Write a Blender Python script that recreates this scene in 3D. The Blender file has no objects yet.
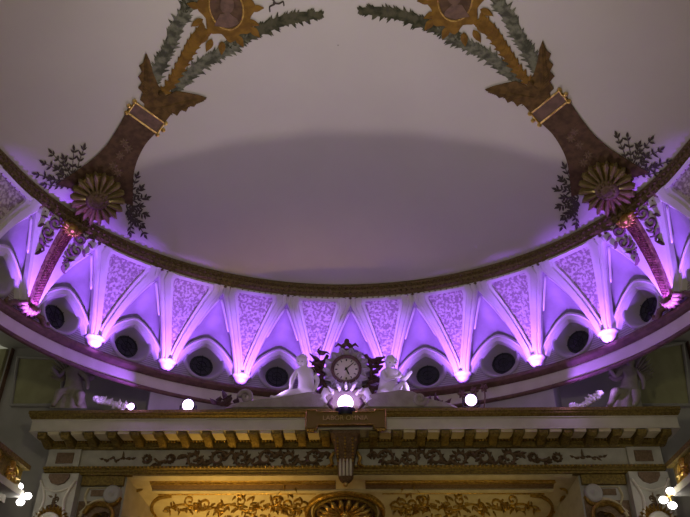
import bpy, math, random
from mathutils import Vector, Matrix
random.seed(7)
PI = math.pi
U = 12.0          # one design unit = height of the ceiling ring above the eye, in metres
EYE = 1.6
scn = bpy.context.scene
col = scn.collection

# ------------------------------------------------------------------ camera
CX = .06262
PITCH, YAW, ROLL = [math.radians(a) for a in (33.4693, -2.68747, -.6367)]
FPX = 740.0
c, s = math.cos(YAW), math.sin(YAW)
_X = Vector((c, -s, 0)); _F = Vector((s, c, 0)); _Z = Vector((0, 0, 1))
_D = _F * math.cos(PITCH) + _Z * math.sin(PITCH)
_V = -_F * math.sin(PITCH) + _Z * math.cos(PITCH)
c, s = math.cos(ROLL), math.sin(ROLL)
_R = _X * c - _V * s
_U = _X * s + _V * c
cam = bpy.data.objects.new('camera', bpy.data.cameras.new('camera'))
col.objects.link(cam)
m = Matrix.Identity(4)
for i in range(3):
    m[i][0], m[i][1], m[i][2] = _R[i], _U[i], -_D[i]
m[0][3], m[1][3], m[2][3] = CX * U, 0, EYE
cam.matrix_world = m
cam.data.sensor_width = 36
cam.data.lens = FPX / 690 * 36
cam.data.clip_end = 200
scn.camera = cam


def ray(px, py): return _D + _R * (px - 345) / FPX - _U * (py - 258.5) / FPX
def onY(px, py, Y):
    r = ray(px, py); return Vector((CX, 0, 0)) + r * (Y / r.y)
def onZ(px, py, Z):
    r = ray(px, py); return Vector((CX, 0, 0)) + r * (Z / r.z)
def M(p): return Vector((p[0] * U, p[1] * U, p[2] * U + EYE))


# ------------------------------------------------------------------ oval plan of the auditorium ceiling
YC = .9532
def cove(a, rho, z):
    a = math.radians(a) * 1.0532
    k = min(abs(a), 1.309)
    R = rho * (1 + .0611 * k * k - .0272 * k ** 4) * (1 - .0736 * k * k * min(max((rho - .697) / .1419, 0), 1))
    return Vector((R * math.sin(a), YC + R * math.cos(a), z))
RISE = .12
def domez(x, y):
    y = y - YC
    k = min(abs(math.atan2(x, y)), 1.309)
    R = .697 * (1 + .0611 * k * k - .0272 * k ** 4)
    return 1 + RISE * (1 - min((math.hypot(x, y) / R) ** 2, 1))
def dome_at(px, py):
    z = 1.06
    for _ in range(30):
        p = onZ(px, py, z); z = .5 * z + .5 * domez(p.x, p.y)
    return Vector((p.x, p.y, domez(p.x, p.y)))

# ------------------------------------------------------------------ mesh helpers (design units)
class MB:
    def __init__(s): s.v = []; s.f = []
    def add(s, vs, fs):
        n = len(s.v); s.v += [Vector(v) for v in vs]; s.f += [tuple(i + n for i in f) for f in fs]
    def grid(s, rows, closed=False):
        n = len(rows[0]); vs = [v for r in rows for v in r]; fs = []
        for i in range(len(rows) - 1):
            for j in range(n if closed else n - 1):
                k = (j + 1) % n
                fs.append((i * n + j, i * n + k, (i + 1) * n + k, (i + 1) * n + j))
        s.add(vs, fs)
    def box(s, a, b):
        x0, y0, z0 = a; x1, y1, z1 = b
        s.add([(x0, y0, z0), (x1, y0, z0), (x1, y1, z0), (x0, y1, z0), (x0, y0, z1), (x1, y0, z1), (x1, y1, z1), (x0, y1, z1)],
              [(0, 3, 2, 1), (4, 5, 6, 7), (0, 1, 5, 4), (1, 2, 6, 5), (2, 3, 7, 6), (3, 0, 4, 7)])
    def tube(s, pts, r, n=8, caps=True):
        pts = [Vector(p) for p in pts]
        rr = r if isinstance(r, (list, tuple)) else [r] * len(pts)
        rows = []; prev = None
        for i, p in enumerate(pts):
            d = (pts[min(i + 1, len(pts) - 1)] - pts[max(i - 1, 0)]).normalized()
            a = (prev if prev else (Vector((0, 0, 1)) if abs(d.z) < .9 else Vector((1, 0, 0))))
            a = (a - d * a.dot(d)).normalized(); prev = a; b = d.cross(a)
            rows.append([p + (a * math.cos(t) + b * math.sin(t)) * rr[i] for t in [2 * PI * k / n for k in range(n)]])
        base = len(s.v); s.grid(rows, True)
        if caps:
            s.f.append(tuple(range(base, base + n))); m_ = base + n * (len(pts) - 1)
            s.f.append(tuple(range(m_ + n - 1, m_ - 1, -1)))
    def lathe(s, prof, o, ax, n=24):
        """prof (radius, height along ax)"""
        o = Vector(o); ax = Vector(ax).normalized()
        a = ax.cross(Vector((0, 0, 1)))
        if a.length < .01: a = Vector((1, 0, 0))
        a.normalize(); b = ax.cross(a)
        s.grid([[o + ax * h + (a * math.cos(t) + b * math.sin(t)) * r for t in [2 * PI * k / n for k in range(n)]] for r, h in prof], True)
    def ball(s, o, r, n=12, sq=(1, 1, 1)):
        o = Vector(o)
        rows = []
        for i in range(n // 2 + 1):
            t = PI * i / (n // 2); q = max(math.sin(t), .001)
            rows.append([o + Vector((q * math.cos(2 * PI * k / n) * r * sq[0], q * math.sin(2 * PI * k / n) * r * sq[1], math.cos(t) * r * sq[2])) for k in range(n)])
        s.grid(rows, True)
    # flat relief work on any surface: fn(u, v, off) -> point
    def stroke(s, fn, pts, w, th, b0=0):
        n = len(pts); ww = w if isinstance(w, (list, tuple)) else [w] * n
        rows = []
        for i, (x, y) in enumerate(pts):
            x0, y0 = pts[max(i - 1, 0)]; x1, y1 = pts[min(i + 1, n - 1)]
            l = math.hypot(x1 - x0, y1 - y0) or 1e-9
            nx, ny = -(y1 - y0) / l * ww[i] / 2, (x1 - x0) / l * ww[i] / 2
            rows.append([fn(x + nx, y + ny, b0), fn(x + nx * .75, y + ny * .75, b0 + th * .8), fn(x, y, b0 + th), fn(x - nx * .75, y - ny * .75, b0 + th * .8), fn(x - nx, y - ny, b0)])
        base = len(s.v); s.grid(rows)
        s.f.append(tuple(base + k for k in range(5))); s.f.append(tuple(base + 5 * (n - 1) + k for k in range(4, -1, -1)))
    def leaf(s, fn, x, y, ang, L, W, th, b0=0, asp=1.0):
        ca, sa = math.cos(ang), math.sin(ang)
        rows = []
        for k in range(7):
            t = k / 6; w = W / 2 * math.sin(PI * (t ** .8)) + .02 * W
            def q(d, o): return fn(x + (ca * t * L - sa * d), y + (sa * t * L + ca * d) * asp, o)
            rows.append([q(w, b0), q(0, b0 + th), q(-w, b0)])
        s.grid(rows)
    def poly(s, fn, pts, th, b0=0):
        """solid slab from a 2D outline, fanned round its centroid in rings"""
        n = len(pts); cx = sum(p[0] for p in pts) / n; cy = sum(p[1] for p in pts) / n
        rows = [[fn(x, y, b0) for x, y in pts]]
        for k in (1, .8, .6, .4, .2, .01):
            rows.append([fn(cx + (x - cx) * k, cy + (y - cy) * k, b0 + th) for x, y in pts])
        s.grid(rows, True)
    def build(s, name, mat, parent=None, smooth=False, org=None):
        me = bpy.data.meshes.new(name)
        o = bpy.data.objects.new(name, me)
        W = [M(v) for v in s.v]
        if parent is not None:
            off = ORG[parent.name]; o.parent = parent
        else:
            if org is None:
                org = Vector((sum(v.x for v in W) / len(W), sum(v.y for v in W) / len(W), min(v.z for v in W)))
            off = org; o.location = off
        ORG[o.name] = Vector(off) if parent is None else Vector(off)
        me.from_pydata([tuple(v - off) for v in W], [], s.f)
        me.materials.append(mat)
        me.validate(); me.update()
        import bmesh
        bm = bmesh.new(); bm.from_mesh(me)
        bmesh.ops.recalc_face_normals(bm, faces=bm.faces)
        bm.to_mesh(me); bm.free()
        if smooth:
            for p in me.polygons: p.use_smooth = True
        col.objects.link(o)
        return o
ORG = {}
def thing(name, loc, label, cat, group=None):
    o = bpy.data.objects.new(name, None); col.objects.link(o)
    o.empty_display_size = .2
    o.location = M(loc); ORG[o.name] = M(loc)
    tag(o, label, cat, group); return o
def tag(o, label, cat, group=None):
    o['label'] = label; o['category'] = cat
    if group: o['group'] = group
    return o
def struct(o): o['kind'] = 'structure'; return o
def sub(o, parent):
    """mesh made by build(parent=thing) moved one level deeper (same origin)"""
    o.parent = parent; return o

# ------------------------------------------------------------------ materials
def mat(name, base, rough=.6, metal=0, second=None, scale=8, thr=(.4, .6), bump=0, bscale=40, kind='noise', emis=None, estr=0, spec=.3):
    m_ = bpy.data.materials.new(name); m_.use_nodes = True
    nt = m_.node_tree; b = nt.nodes['Principled BSDF']
    b.inputs['Roughness'].default_value = rough; b.inputs['Metallic'].default_value = metal
    b.inputs['Specular IOR Level'].default_value = spec
    b.inputs['Base Color'].default_value = (*base, 1)
    tc = nt.nodes.new('ShaderNodeTexCoord')
    if second:
        if kind == 'voronoi':
            t = nt.nodes.new('ShaderNodeTexVoronoi'); t.feature = 'DISTANCE_TO_EDGE'; out = t.outputs['Distance']
        elif kind == 'wave':
            t = nt.nodes.new('ShaderNodeTexWave'); t.bands_direction = 'Z'; t.inputs['Distortion'].default_value = 2.5; out = t.outputs['Color']
        else:
            t = nt.nodes.new('ShaderNodeTexNoise'); t.inputs['Detail'].default_value = 5; out = t.outputs['Fac']
        t.inputs['Scale'].default_value = scale
        nt.links.new(tc.outputs['Object'], t.inputs['Vector'])
        r = nt.nodes.new('ShaderNodeValToRGB')
        r.color_ramp.elements[0].position = thr[0]; r.color_ramp.elements[0].color = (*base, 1)
        r.color_ramp.elements[1].position = thr[1]; r.color_ramp.elements[1].color = (*second, 1)
        nt.links.new(out, r.inputs['Fac']); nt.links.new(r.outputs['Color'], b.inputs['Base Color'])
    if bump:
        n = nt.nodes.new('ShaderNodeTexNoise'); n.inputs['Scale'].default_value = bscale; n.inputs['Detail'].default_value = 4
        nt.links.new(tc.outputs['Object'], n.inputs['Vector'])
        bp = nt.nodes.new('ShaderNodeBump'); bp.inputs['Strength'].default_value = bump; bp.inputs['Distance'].default_value = .03
        nt.links.new(n.outputs['Fac'], bp.inputs['Height']); nt.links.new(bp.outputs['Normal'], b.inputs['Normal'])
    if emis:
        b.inputs['Emission Color'].default_value = (*emis, 1); b.inputs['Emission Strength'].default_value = estr
    return m_
MT = dict(
    plaster=mat('white_plaster', (.72, .70, .68), .55, bump=.15, second=(.66, .64, .60), scale=2),
    ceilpl=mat('ceiling_plaster', (.60, .56, .54), .9, second=(.55, .51, .50), scale=.35, thr=(.3, .7), spec=.05),
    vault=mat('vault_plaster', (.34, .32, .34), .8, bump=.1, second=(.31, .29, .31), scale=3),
    wallpl=mat('wall_plaster', (.42, .40, .39), .8, bump=.1, second=(.37, .36, .34), scale=1.5),
    lunette=mat('stencilled_plaster', (.45, .42, .44), .8, second=(.27, .24, .26), scale=5, kind='wave', thr=(.35, .8)),
    damask=mat('damask_panel', (.30, .24, .25), .5, second=(.62, .56, .55), scale=13, kind='noise', thr=(.45, .58), bump=.5, bscale=14),
    gold=mat('gilding', (.50, .33, .08), .35, .75, second=(.24, .14, .03), scale=14, thr=(.4, .7), bump=.5, bscale=30),
    brightgold=mat('bright_gilding', (.80, .58, .20), .3, .8, second=(.5, .32, .08), scale=10, bump=.3),
    oldgold=mat('aged_gilding', (.24, .17, .04), .5, .3, second=(.12, .08, .02), scale=18, thr=(.4, .65), bump=.8, bscale=25),
    ringgold=mat('ring_gilding', (.20, .145, .06), .55, .2, second=(.10, .065, .028), scale=25, thr=(.4, .6), bump=.6, bscale=40),
    cream=mat('cream_plaster', (.60, .53, .36), .6, second=(.52, .45, .29), scale=3),
    whitecor=mat('pale_cornice', (.62, .58, .50), .6, second=(.56, .52, .44), scale=2),
    frieze=mat('grey_frieze', (.44, .42, .37), .7, second=(.38, .36, .32), scale=4),
    bronze=mat('brown_relief', (.13, .085, .05), .6, .2, second=(.20, .13, .08), scale=20),
    brown=mat('brown_paint', (.125, .075, .045), .8, second=(.08, .048, .030), scale=6, spec=.1),
    redbrown=mat('redbrown_moulding', (.17, .10, .07), .7, second=(.12, .072, .05), scale=6),
    ochre=mat('ochre_paint', (.24, .13, .025), .8, second=(.16, .085, .02), scale=5, spec=.1),
    eagle=mat('umber_paint', (.15, .088, .03), .8, second=(.085, .05, .02), scale=6, spec=.1),
    green=mat('garland_paint', (.10, .095, .06), .9, second=(.04, .042, .025), scale=5, spec=.05),
    palegreen=mat('pale_garland_paint', (.19, .19, .14), .9, second=(.075, .075, .055), scale=6, spec=.05),
    vine=mat('vine_gilding', (.50, .42, .36), .45, .3),
    darkleaf=mat('dark_leaf_paint', (.085, .07, .065), .9, spec=.05),
    marble=mat('white_stucco', (.80, .77, .76), .45, bump=.1),
    stone=mat('grey_stucco', (.36, .33, .27), .7, bump=.3, second=(.30, .27, .22), scale=4),
    darkwood=mat('dark_bronze', (.09, .05, .04), .6, .2, second=(.14, .08, .06), scale=12),
    ribbar=mat('gilt_scale_bar', (.46, .22, .20), .35, .5, second=(.25, .10, .10), scale=10, thr=(.45, .6), bump=.8, bscale=8),
    scroll=mat('violet_brown_scroll', (.15, .09, .10), .6, second=(.11, .065, .07), scale=8),
    dark=mat('dark_glass', (.05, .05, .07), .3),
    reveal=mat('grey_reveal', (.40, .38, .38), .7),
    khaki=mat('tarnished_gilding', (.34, .27, .13), .32, .45, second=(.26, .20, .09), scale=10),
    dial=mat('clock_dial', (.66, .62, .50), .5),
    ink=mat('black_paint', (.012, .01, .01), .5),
    clockring=mat('clock_surround', (.40, .36, .40), .6, bump=.3),
    greenpanel=mat('olive_panel', (.36, .35, .20), .8, second=(.31, .30, .17), scale=2),
    floorm=mat('red_carpet', (.14, .03, .03), .9),
    lamp=mat('lamp_glass', (1, 1, 1), .3, emis=(.78, .50, 1), estr=5),
    bulb=mat('bulb_glass', (1, 1, 1), .3, emis=(1, .98, .95), estr=8),
    metal=mat('black_metal', (.03, .03, .035), .4, .6),
    lettering=mat('lettering_gilt', (.42, .30, .12), .5, .3),
    plaque=mat('plaque_brown', (.17, .11, .03), .5, .3),
)
G = MT

# ================================================================== SETTING
# dome
mb = MB(); rows = []
NA = 180
rows = []
for j in range(0, 25):
    q = max(j / 24, .002); row = []
    for i in range(NA):
        p = cove((i / NA * 360 - 180) / 1.0532, .699 * q, 0)
        row.append(Vector((p.x, p.y, 1 + RISE * (1 - q * q))))
    rows.append(row)
# polar rows must use the same angular law for every radius
mb.grid(rows, True)
struct(mb.build('ceiling', G['ceilpl'], smooth=True))

# ring moulding, rough with small bosses in two rows
AR = [(i / 320 * 360 - 180) / 1.0532 for i in range(320)]
mb = MB()
prof = [(.716, .974), (.708, .969), (.704, .975), (.697, .972), (.690, .979), (.686, .987), (.688, .996), (.684, 1.000), (.688, 1.006), (.700, 1.008)]
mb.grid([[cove(a, r, z) for a in AR] for r, z in prof], True)
AB = [(i / 300 * 360 - 180) / 1.0532 for i in range(300)]
for a in AB:
    if abs(a) > 100: continue
    for (r, z, h) in ((.699, .9705, .0045), (.689, .980, .0055), (.685, .991, .0055)):
        p = cove(a, r, z); q = cove(a + .42, r, z) - p
        n = Vector((cove(a, r - .01, z) - p)).normalized() * h
        dn = Vector((0, 0, -h))
        mb.add([p - q, p + q, p + Vector((0, 0, h)), p + dn, p + n + dn * .5], [(0, 3, 4), (3, 1, 4), (1, 2, 4), (2, 0, 4)])
t1 = struct(mb.build('trim_1', G['ringgold']))

# pendentive surface
def PS(a, t, off=0):
    def base(a, t):
        g = t * PI / 2
        return cove(a, .837 - .135 * (.6 * t + .4 * (1 - math.cos(g))), .795 + .185 * (.6 * t + .4 * math.sin(g)))
    p = base(a, t)
    if off == 0: return p
    n = (base(a + .05, t) - base(a - .05, t)).cross(base(a, t + .01) - base(a, t - .01)).normalized()
    if n.dot(Vector((0, YC, .6)) - p) < 0: n = -n
    return p + n * off
TA = .87          # where neighbouring ribs meet
def wf(t): return 1.25 + 4.98 * min(t / TA, 1) ** 1.25
def rw(t): return 1.55 + 1.6 * t ** 1.6
TS = [i / 24 for i in range(25)]
WALLR = .853
CELLS = [12.5 * k for k in range(-7, 8)]
DEG = WALLR * PI / 180 * 1.02
ZS, ZH, AH = .797, .094, 5.75
def zA(d): return ZS + ZH * max(1 - (abs(d) / AH) ** 1.55, 0) ** .72

vault = MB(); lun = MB()
for cidx, cc in enumerate(CELLS):
    TC = [TA * i / 24 for i in range(25)]
    seq = [(-1, t) for t in TC] + [(1, t) for t in reversed(TC)]
    cols = []
    for sd, t in seq:
        dv = 6.25 - wf(t)
        e = PS(cc + sd * dv, t, -.002)
        dw = AH * dv / 5.0
        w = cove(cc + sd * dw, WALLR, zA(dw))
        mid = e.lerp(w, .5) + Vector((0, 0, .010 * math.sin(PI * t)))
        cols.append([e, e.lerp(mid, .5) + Vector((0, 0, .003)), mid, mid.lerp(w, .5) + Vector((0, 0, .003)), w])
    vault.grid(cols)
    # lunette wall round the oculus
    OC = .824; ro = .044; N = 48; rows_i = []; rows_m = []; rows_o = []
    for k in range(N):
        th = 2 * PI * k / N; du, dz = math.cos(th), math.sin(th)
        lo, hi = ro, .3
        for _ in range(30):
            md = (lo + hi) / 2; u = du * md / DEG; z = OC + dz * md
            if abs(u) > 6.25 or z < .757 or z > (zA(u) if abs(u) < AH - .01 else ZS - .0): hi = md
            else: lo = md
        def q(r): return cove(cc + du * r / DEG, WALLR, OC + dz * r)
        rows_i.append(q(ro)); rows_m.append(q((ro + lo) / 2)); rows_o.append(q(lo))
    lun.grid([rows_i, rows_m, rows_o], True)
    lun.grid([[cove(cc + sd * a_, WALLR, z) for a_ in (4.8, 5.5, 6.25)] for sd in (-1,) for z in (.757, .80)])
    lun.grid([[cove(cc + sd * a_, WALLR, z) for a_ in (4.8, 5.5, 6.25)] for sd in (1,) for z in (.757, .80)])
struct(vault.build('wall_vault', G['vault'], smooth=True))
struct(lun.build('wall_lunettes', G['lunette']))

# windows (oculi) with hoods
for cidx, cc in enumerate(CELLS):
    t = thing('window_%d' % (cidx + 1), cove(cc, WALLR, .78), '', ''); del t['label']; del t['category']; struct(t)
    def WL(u, z, off, cc=cc): return cove(cc + u / DEG, WALLR - off, z)
    mb = MB(); N = 40
    prof = [(.054, 0), (.054, .005), (.049, .008), (.045, .005), (.041, -.003), (.029, -.030), (.027, -.032)]
    mb.grid([[WL(math.cos(2 * PI * k / N) * r, .824 + math.sin(2 * PI * k / N) * r, o) for k in range(N)] for r, o in prof], True)
    mb.build('frame', G['reveal'], t, smooth=True)
    mb = MB(); mb.grid([[WL(math.cos(2 * PI * k / N) * r, .824 + math.sin(2 * PI * k / N) * r, -.030) for k in range(N)] for r in (.032, .018, .0005)], True)
    pn = mb.build('pane', G['dark'], t)
    mb = MB()
    for r in (.012, .024):
        mb.tube([WL(math.cos(2 * PI * k / 24) * r, .824 + math.sin(2 * PI * k / 24) * r, -.027) for k in range(25)], .0012, 5, False)
    for k in range(4):
        th = PI * k / 4
        mb.tube([WL(math.cos(th) * r, .824 + math.sin(th) * r, -.027) for r in (-.029, 0, .029)], .001, 5)
    sub(mb.build('glazing_bar', G['metal'], t), pn)
    # hood band following the arch
    mb = MB(); rows = []
    ds = [-5.6 + 11.2 * k / 36 for k in range(37)]
    for i, d in enumerate(ds):
        z = zA(d) - .004
        za, zb = zA(ds[max(i - 1, 0)]), zA(ds[min(i + 1, 36)])
        tx, tz = (ds[min(i + 1, 36)] - ds[max(i - 1, 0)]) * DEG, zb - za
        l = math.hypot(tx, tz); nx, nz = tz / l, -tx / l       # pointing down/inward
        u = d * DEG
        rows.append([WL(u + nx * a_, z + nz * a_, o) for a_, o in ((0, 0), (0, .012), (.005, .015), (.007, .011), (.017, .011), (.019, .006), (.022, 0))])
    mb.grid(rows)
    mb.build('arch_hood', G['plaster'], t)

# sill, rail and wall below the lunettes
AA = [-88 + i for i in range(177)]
def sweep(mb, prof, ang=AA): mb.grid([[cove(a, r, z) for a in ang] for r, z in prof])
mb = MB(); sweep(mb, [(WALLR, .770), (.838, .769), (.833, .764), (.834, .758), (.842, .753), (.850, .750)])
r1 = struct(mb.build('trim_2', G['redbrown']))
mb = MB(); sweep(mb, [(.8505, .752), (.847, .748), (.848, .724), (.850, .716)])
struct(mb.build('trim_3', G['whitecor']))
mb = MB(); sweep(mb, [(.850, .721), (.843, .720), (.841, .7165), (.843, .713), (.850, .712)])
struct(mb.build('trim_4', G['redbrown']))
A39 = [-33 + i for i in range(67)]
mb = MB(); sweep(mb, [(.850, .713), (.850, .652)], A39)
for sd in (-1, 1):
    p = cove(33 * sd, .850, .713); q = Vector((p.x * 1.12, 1.80, .713))
    mb.add([p, q, q + Vector((0, 0, -.063)), p + Vector((0, 0, -.063))], [(0, 1, 2, 3)])
    mb.add([p, q, Vector((q.x, q.y, .90)), Vector((p.x * 1.02, p.y + .02, .90))], [(0, 1, 2, 3)])
# ledge behind the proscenium cornice
mb.add([(-.715, 1.66, .650), (.715, 1.66, .650), (.715, 2.0, .650), (-.715, 2.0, .650)], [(0, 1, 2, 3)])
struct(mb.build('wall_attic', G['wallpl']))
# high soffits of the corner niches behind the ring rail
for n_, sd in (('left', -1), ('right', 1)):
    mb = MB(); inner = []; outer = []
    for a in range(31, 89, 2):
        p = cove(a * sd, .870, .90); inner.append(p)
        d = Vector((p.x, p.y - YC, 0)).normalized(); tt = 9
        tt = min((1.80 - YC) / d.y if d.y > .01 else 9, .95 / abs(d.x))
        outer.append(Vector((d.x * tt, YC + d.y * tt, .90)))
    mb.grid([inner, outer])
    struct(mb.build('ceiling_' + n_, G['wallpl']))

# room shell: front wall, side walls, floor, stage
mb = MB()
Yw = 1.78
for sd in (-1, 1):
    mb.add([(sd * .95, Yw, -.1333), (sd * .60, Yw, -.1333), (sd * .60, Yw, .56), (sd * .50, Yw, .56), (sd * .50, Yw, .90), (sd * .95, Yw, .90)], [(0, 1, 2, 3, 4, 5)])
    mb.add([(sd * .72, 1.70, -.1333), (sd * .52, 1.70, -.1333), (sd * .52, 1.70, .5225), (sd * .72, 1.70, .5225)], [(0, 1, 2, 3)])
    mb.add([(sd * .72, 1.70, -.1333), (sd * .72, Yw, -.1333), (sd * .72, Yw, .60), (sd * .72, 1.70, .60)], [(0, 1, 2, 3)])
    mb.add([(sd * .47, 1.88, -.1333), (sd * .95, 1.88, -.1333), (sd * .95, 1.88, .66), (sd * .47, 1.88, .66)], [(0, 1, 2, 3)])
mb.add([(-.47, 1.88, .455), (.47, 1.88, .455), (.47, 1.88, .66), (-.47, 1.88, .66)], [(0, 1, 2, 3)])
struct(mb.build('wall_front', G['wallpl']))
for n_, sd in (('inner_left', -1), ('inner_right', 1)):
    mb_ = MB(); mb_.add([(sd * .52, 1.70, -.1333), (sd * .47, 1.88, -.1333), (sd * .47, 1.88, .455), (sd * .52, 1.70, .522)], [(0, 1, 2, 3)]); struct(mb_.build('wall_' + n_, G['cream']))
mb = MB(); mb.box((-.95, -.6, -.1433), (.95, 2.6, -.1333)); struct(mb.build('floor', G['floorm']))
for n_, sd in (('left', -1), ('right', 1)):
    mb = MB(); mb.box((sd * .95, -.6, -.1333), (sd * .97, 2.6, .72)); struct(mb.build('wall_' + n_, G['wallpl']))
mb = MB(); mb.box((-.95, 2.6, -.1333), (.95, 2.62, .72)); struct(mb.build('wall_stage', G['wallpl']))

def VB(x): return .212 + VK * x * x
VK = .16
# soffit of the proscenium: sloping lintel
def SF(x, q, off=0):
    y = 1.70 + .18 * q; z = .522 - .067 * q
    return Vector((x, y - .067 / .192 * off, z - .18 / .192 * off))
def sfq(px, py):
    lo, hi = -.2, 1.3
    r = ray(px, py)
    for _ in range(40):
        md = (lo + hi) / 2; p = SF(0, md)
        zz = r.z / r.y * p.y
        if zz < p.z: lo = md
        else: hi = md
    return (CX + r.x / r.y * SF(0, lo).y, lo)
mb = MB(); mb.grid([[SF(x * (.52 - .05 * q), q) for x in (-1, -.5, 0, .5, 1)] for q in (0, .5, 1)])
struct(mb.build('ceiling_lintel', G['cream']))
mb = MB(); rows = []  # unseen sheet, added so its curved hem cuts the shadow on the dome
for f in range(6):
    rows.append([Vector((x, 1.885 + .0006 * math.sin(x * 140), VB(x) + (.46 - VB(x)) * f / 5)) for x in [-.47 + .94 * i / 120 for i in range(121)]])
mb.grid(rows); tag(mb.build('shadow_valance', G['floorm']), 'unseen red valance added behind the lintel to shape the shadow on the dome', 'shadow blocker')

# ================================================================== PENDENTIVES
ORD = {-68.75: 'at the far left photo edge', -43.75: 'just right of the left gilt rib',
       -31.25: 'third left of the clock', -18.75: 'second left of the clock', -6.25: 'just left of the clock',
       6.25: 'just right of the clock', 18.75: 'second right of the clock', 31.25: 'third right of the clock',
       43.75: 'just left of the right gilt rib', 68.75: 'at the far right photo edge'}
for k in range(-7, 7):
    p = 12.5 * k + 6.25
    gilt = abs(abs(p) - 56.25) < .1
    if abs(p) > 76: continue
    if not gilt:
        t = thing('fan_pendentive', PS(p, 0), 'white-ribbed fan pendentive with patterned panel, ' + ORD[p], 'pendentive', 'patterned fan pendentives round the cove')
    else:
        side = 'left' if p < 0 else 'right'
        t = thing('ribbed_pendentive', PS(p, 0), 'plain pendentive with gilt scaled rib and curling scrolls on the %s side of the cove' % side, 'pendentive')
    def F(u, tt, off=0, p=p): return PS(p + u, tt, off)
    if not gilt:
        for sd in (-1, 1):
            mb = MB(); rows = []
            for tt in TS:
                w = wf(tt); wi = max(w - rw(tt), 0.0); r = w - wi
                rows.append([F(sd * w, tt, -.006), F(sd * w, tt, .007), F(sd * (w - .12 * r), tt, .011), F(sd * (w - .30 * r), tt, .011), F(sd * (w - .36 * r), tt, .015),
                             F(sd * (w - .72 * r), tt, .015), F(sd * (w - .80 * r), tt, .009), F(sd * wi, tt, .009), F(sd * wi, tt, 0)])
            mb.grid(rows); mb.build('rib', G['plaster'], t)
        mb = MB(); mb.grid([[F(f * max(wf(tt) - rw(tt), .0), tt, 0) for f in (-1, -.5, 0, .5, 1)] for tt in [i / 24 for i in range(0, 24)]])
        mb.build('fan_panel', G['damask'], t)
        mb = MB()
        mb.grid([[F(f * (wf(tt) - rw(tt) * .5), tt, o) for f in [-1 + .2 * i for i in range(11)]] for tt, o in ((.925, 0), (.925, .006), (.935, .012), (.985, .014), (1.0, .008))])
        mb.build('top_band', G['plaster'], t)
    else:
        mb = MB(); mb.grid([[F(f * wf(tt), tt, o) for f, o in ((-1, -.01), (-1, .004), (-.9, .010), (-.5, .008), (0, .008), (.5, .008), (.9, .010), (1, .004), (1, -.01))] for tt in TS])
        mb.build('plaster_fan', G['plaster'], t)
        mb = MB(); mb.grid([[F(f * (.75 + .5 * tt), tt, o) for f, o in ((-1, .006), (-1, .016), (-.8, .019), (-.72, .012), (0, .016), (.72, .012), (.8, .019), (1, .016), (1, .006))] for tt in [i / 40 for i in range(41)]])
        for j in range(34):
            tt = .02 + j * .028
            for f in (-.45, 0, .45):
                mb.leaf(F, f * (.75 + .5 * tt), tt + (.014 if f else 0), -PI / 2, .6, .45, .006, .015, asp=.045)
        mb.build('ribbed_bar', G['ribbar'], t)
        # scrolls
        def spiral(cx_, cy_, r0, turns, a0, sgn, asp, n=22):
            return [(cx_ + sgn * (r0 * (1 - .75 * i / n)) * math.cos(a0 + turns * 2 * PI * i / n), cy_ + asp * (r0 * (1 - .75 * i / n)) * math.sin(a0 + turns * 2 * PI * i / n)) for i in range(n + 1)]
        def scroll(sd, pts, w=.36):
            rows = []
            mbs.tube([F(sd * x, y, .013) for x, y in pts], [.0036 if 1 < i < len(pts) - 3 else .0022 for i in range(len(pts))], 6)
        K = .075     # one degree of width over the full height, visual aspect
        for sd in (-1, 1):
            for (cx_, cy_, r0, tn, a0) in ((2.7, .90, 1.15, 1.1, PI), (3.1, .74, 1.05, 1.0, PI * .8)):
                mbs = MB(); scroll(sd, spiral(cx_, cy_, r0, tn, a0, 1, K)); mbs.build('scroll', G['scroll'], t, smooth=True)
            mbs = MB()
            scroll(sd, [(1.6, .70), (1.8, .66), (2.4, .64), (2.9, .66), (3.0, .70), (2.6, .71)])
            mbs.build('scroll', G['scroll'], t, smooth=True); mbs = MB()
            scroll(sd, [(1.5, .60), (2.0, .585), (2.5, .60), (2.4, .56), (2.0, .53), (2.3, .50), (2.8, .52)])
            mbs.build('scroll', G['scroll'], t, smooth=True)
            for j, (x, y, a_) in enumerate([(2.6, .57, .6), (2.2, .51, -.9), (4.3, .90, -.4), (4.2, .8, -1.0), (1.7, .98, .5), (3.6, .98, .2)]):
                ml = MB(); ml.leaf(F, sd * x, y, a_ if sd > 0 else PI - a_, 1.3, .6, .010, .009, asp=K); ml.build('leaf', G['scroll'], t)
        # crest over the bar, at the ring
        mb = MB()
        for j in range(9):
            an = -PI / 2 + (j - 4) * .42
            c0 = F(0, .985, .012)
            mb.tube([c0, F(math.cos(an) * 1.3, .985 + math.sin(an) * .10, .030), F(math.cos(an) * 2.2, .985 + math.sin(an) * .155, .018)], [.004, .006, .002], 6)
        mb.lathe([(.001, .012), (.010, .008), (.013, 0), (.012, -.02)], F(0, .97, .025), F(0, .97, .03) - F(0, .97, .0), 14)
        mb.build('shell_crest', G['gold'], t, smooth=True)
        # foliate foot
        mb = MB()
        for j in range(7):
            an = -PI / 2 + (j - 3) * .45
            c0 = F(0, -.02, .0)
            d = Vector((math.cos(an) * .03, 0, math.sin(an) * .028))
            tn = (F(1, 0, 0) - F(-1, 0, 0)).normalized()
            d = tn * (math.cos(an) * .032) + Vector((0, 0, math.sin(an) * .026))
            mb.tube([c0, c0 + d * .6 + (F(0, 0, .02) - F(0, 0, 0)) * .7, c0 + d], [.006, .008, .002], 6)
        mb.ball(F(0, -.03, .0), .010, 10)
        for sd in (-1, 1):
            mb.tube([F(sd * 1.0, -.05, .0), F(sd * 2.6, -.06, .008), F(sd * 3.6, -.11, .006), F(sd * 4.2, -.09, .006), F(sd * 4.0, -.06, .006)], [.006, .007, .007, .005, .003], 6)
        mb.build('foliate_foot', G['bronze'], t, smooth=True)
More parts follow.
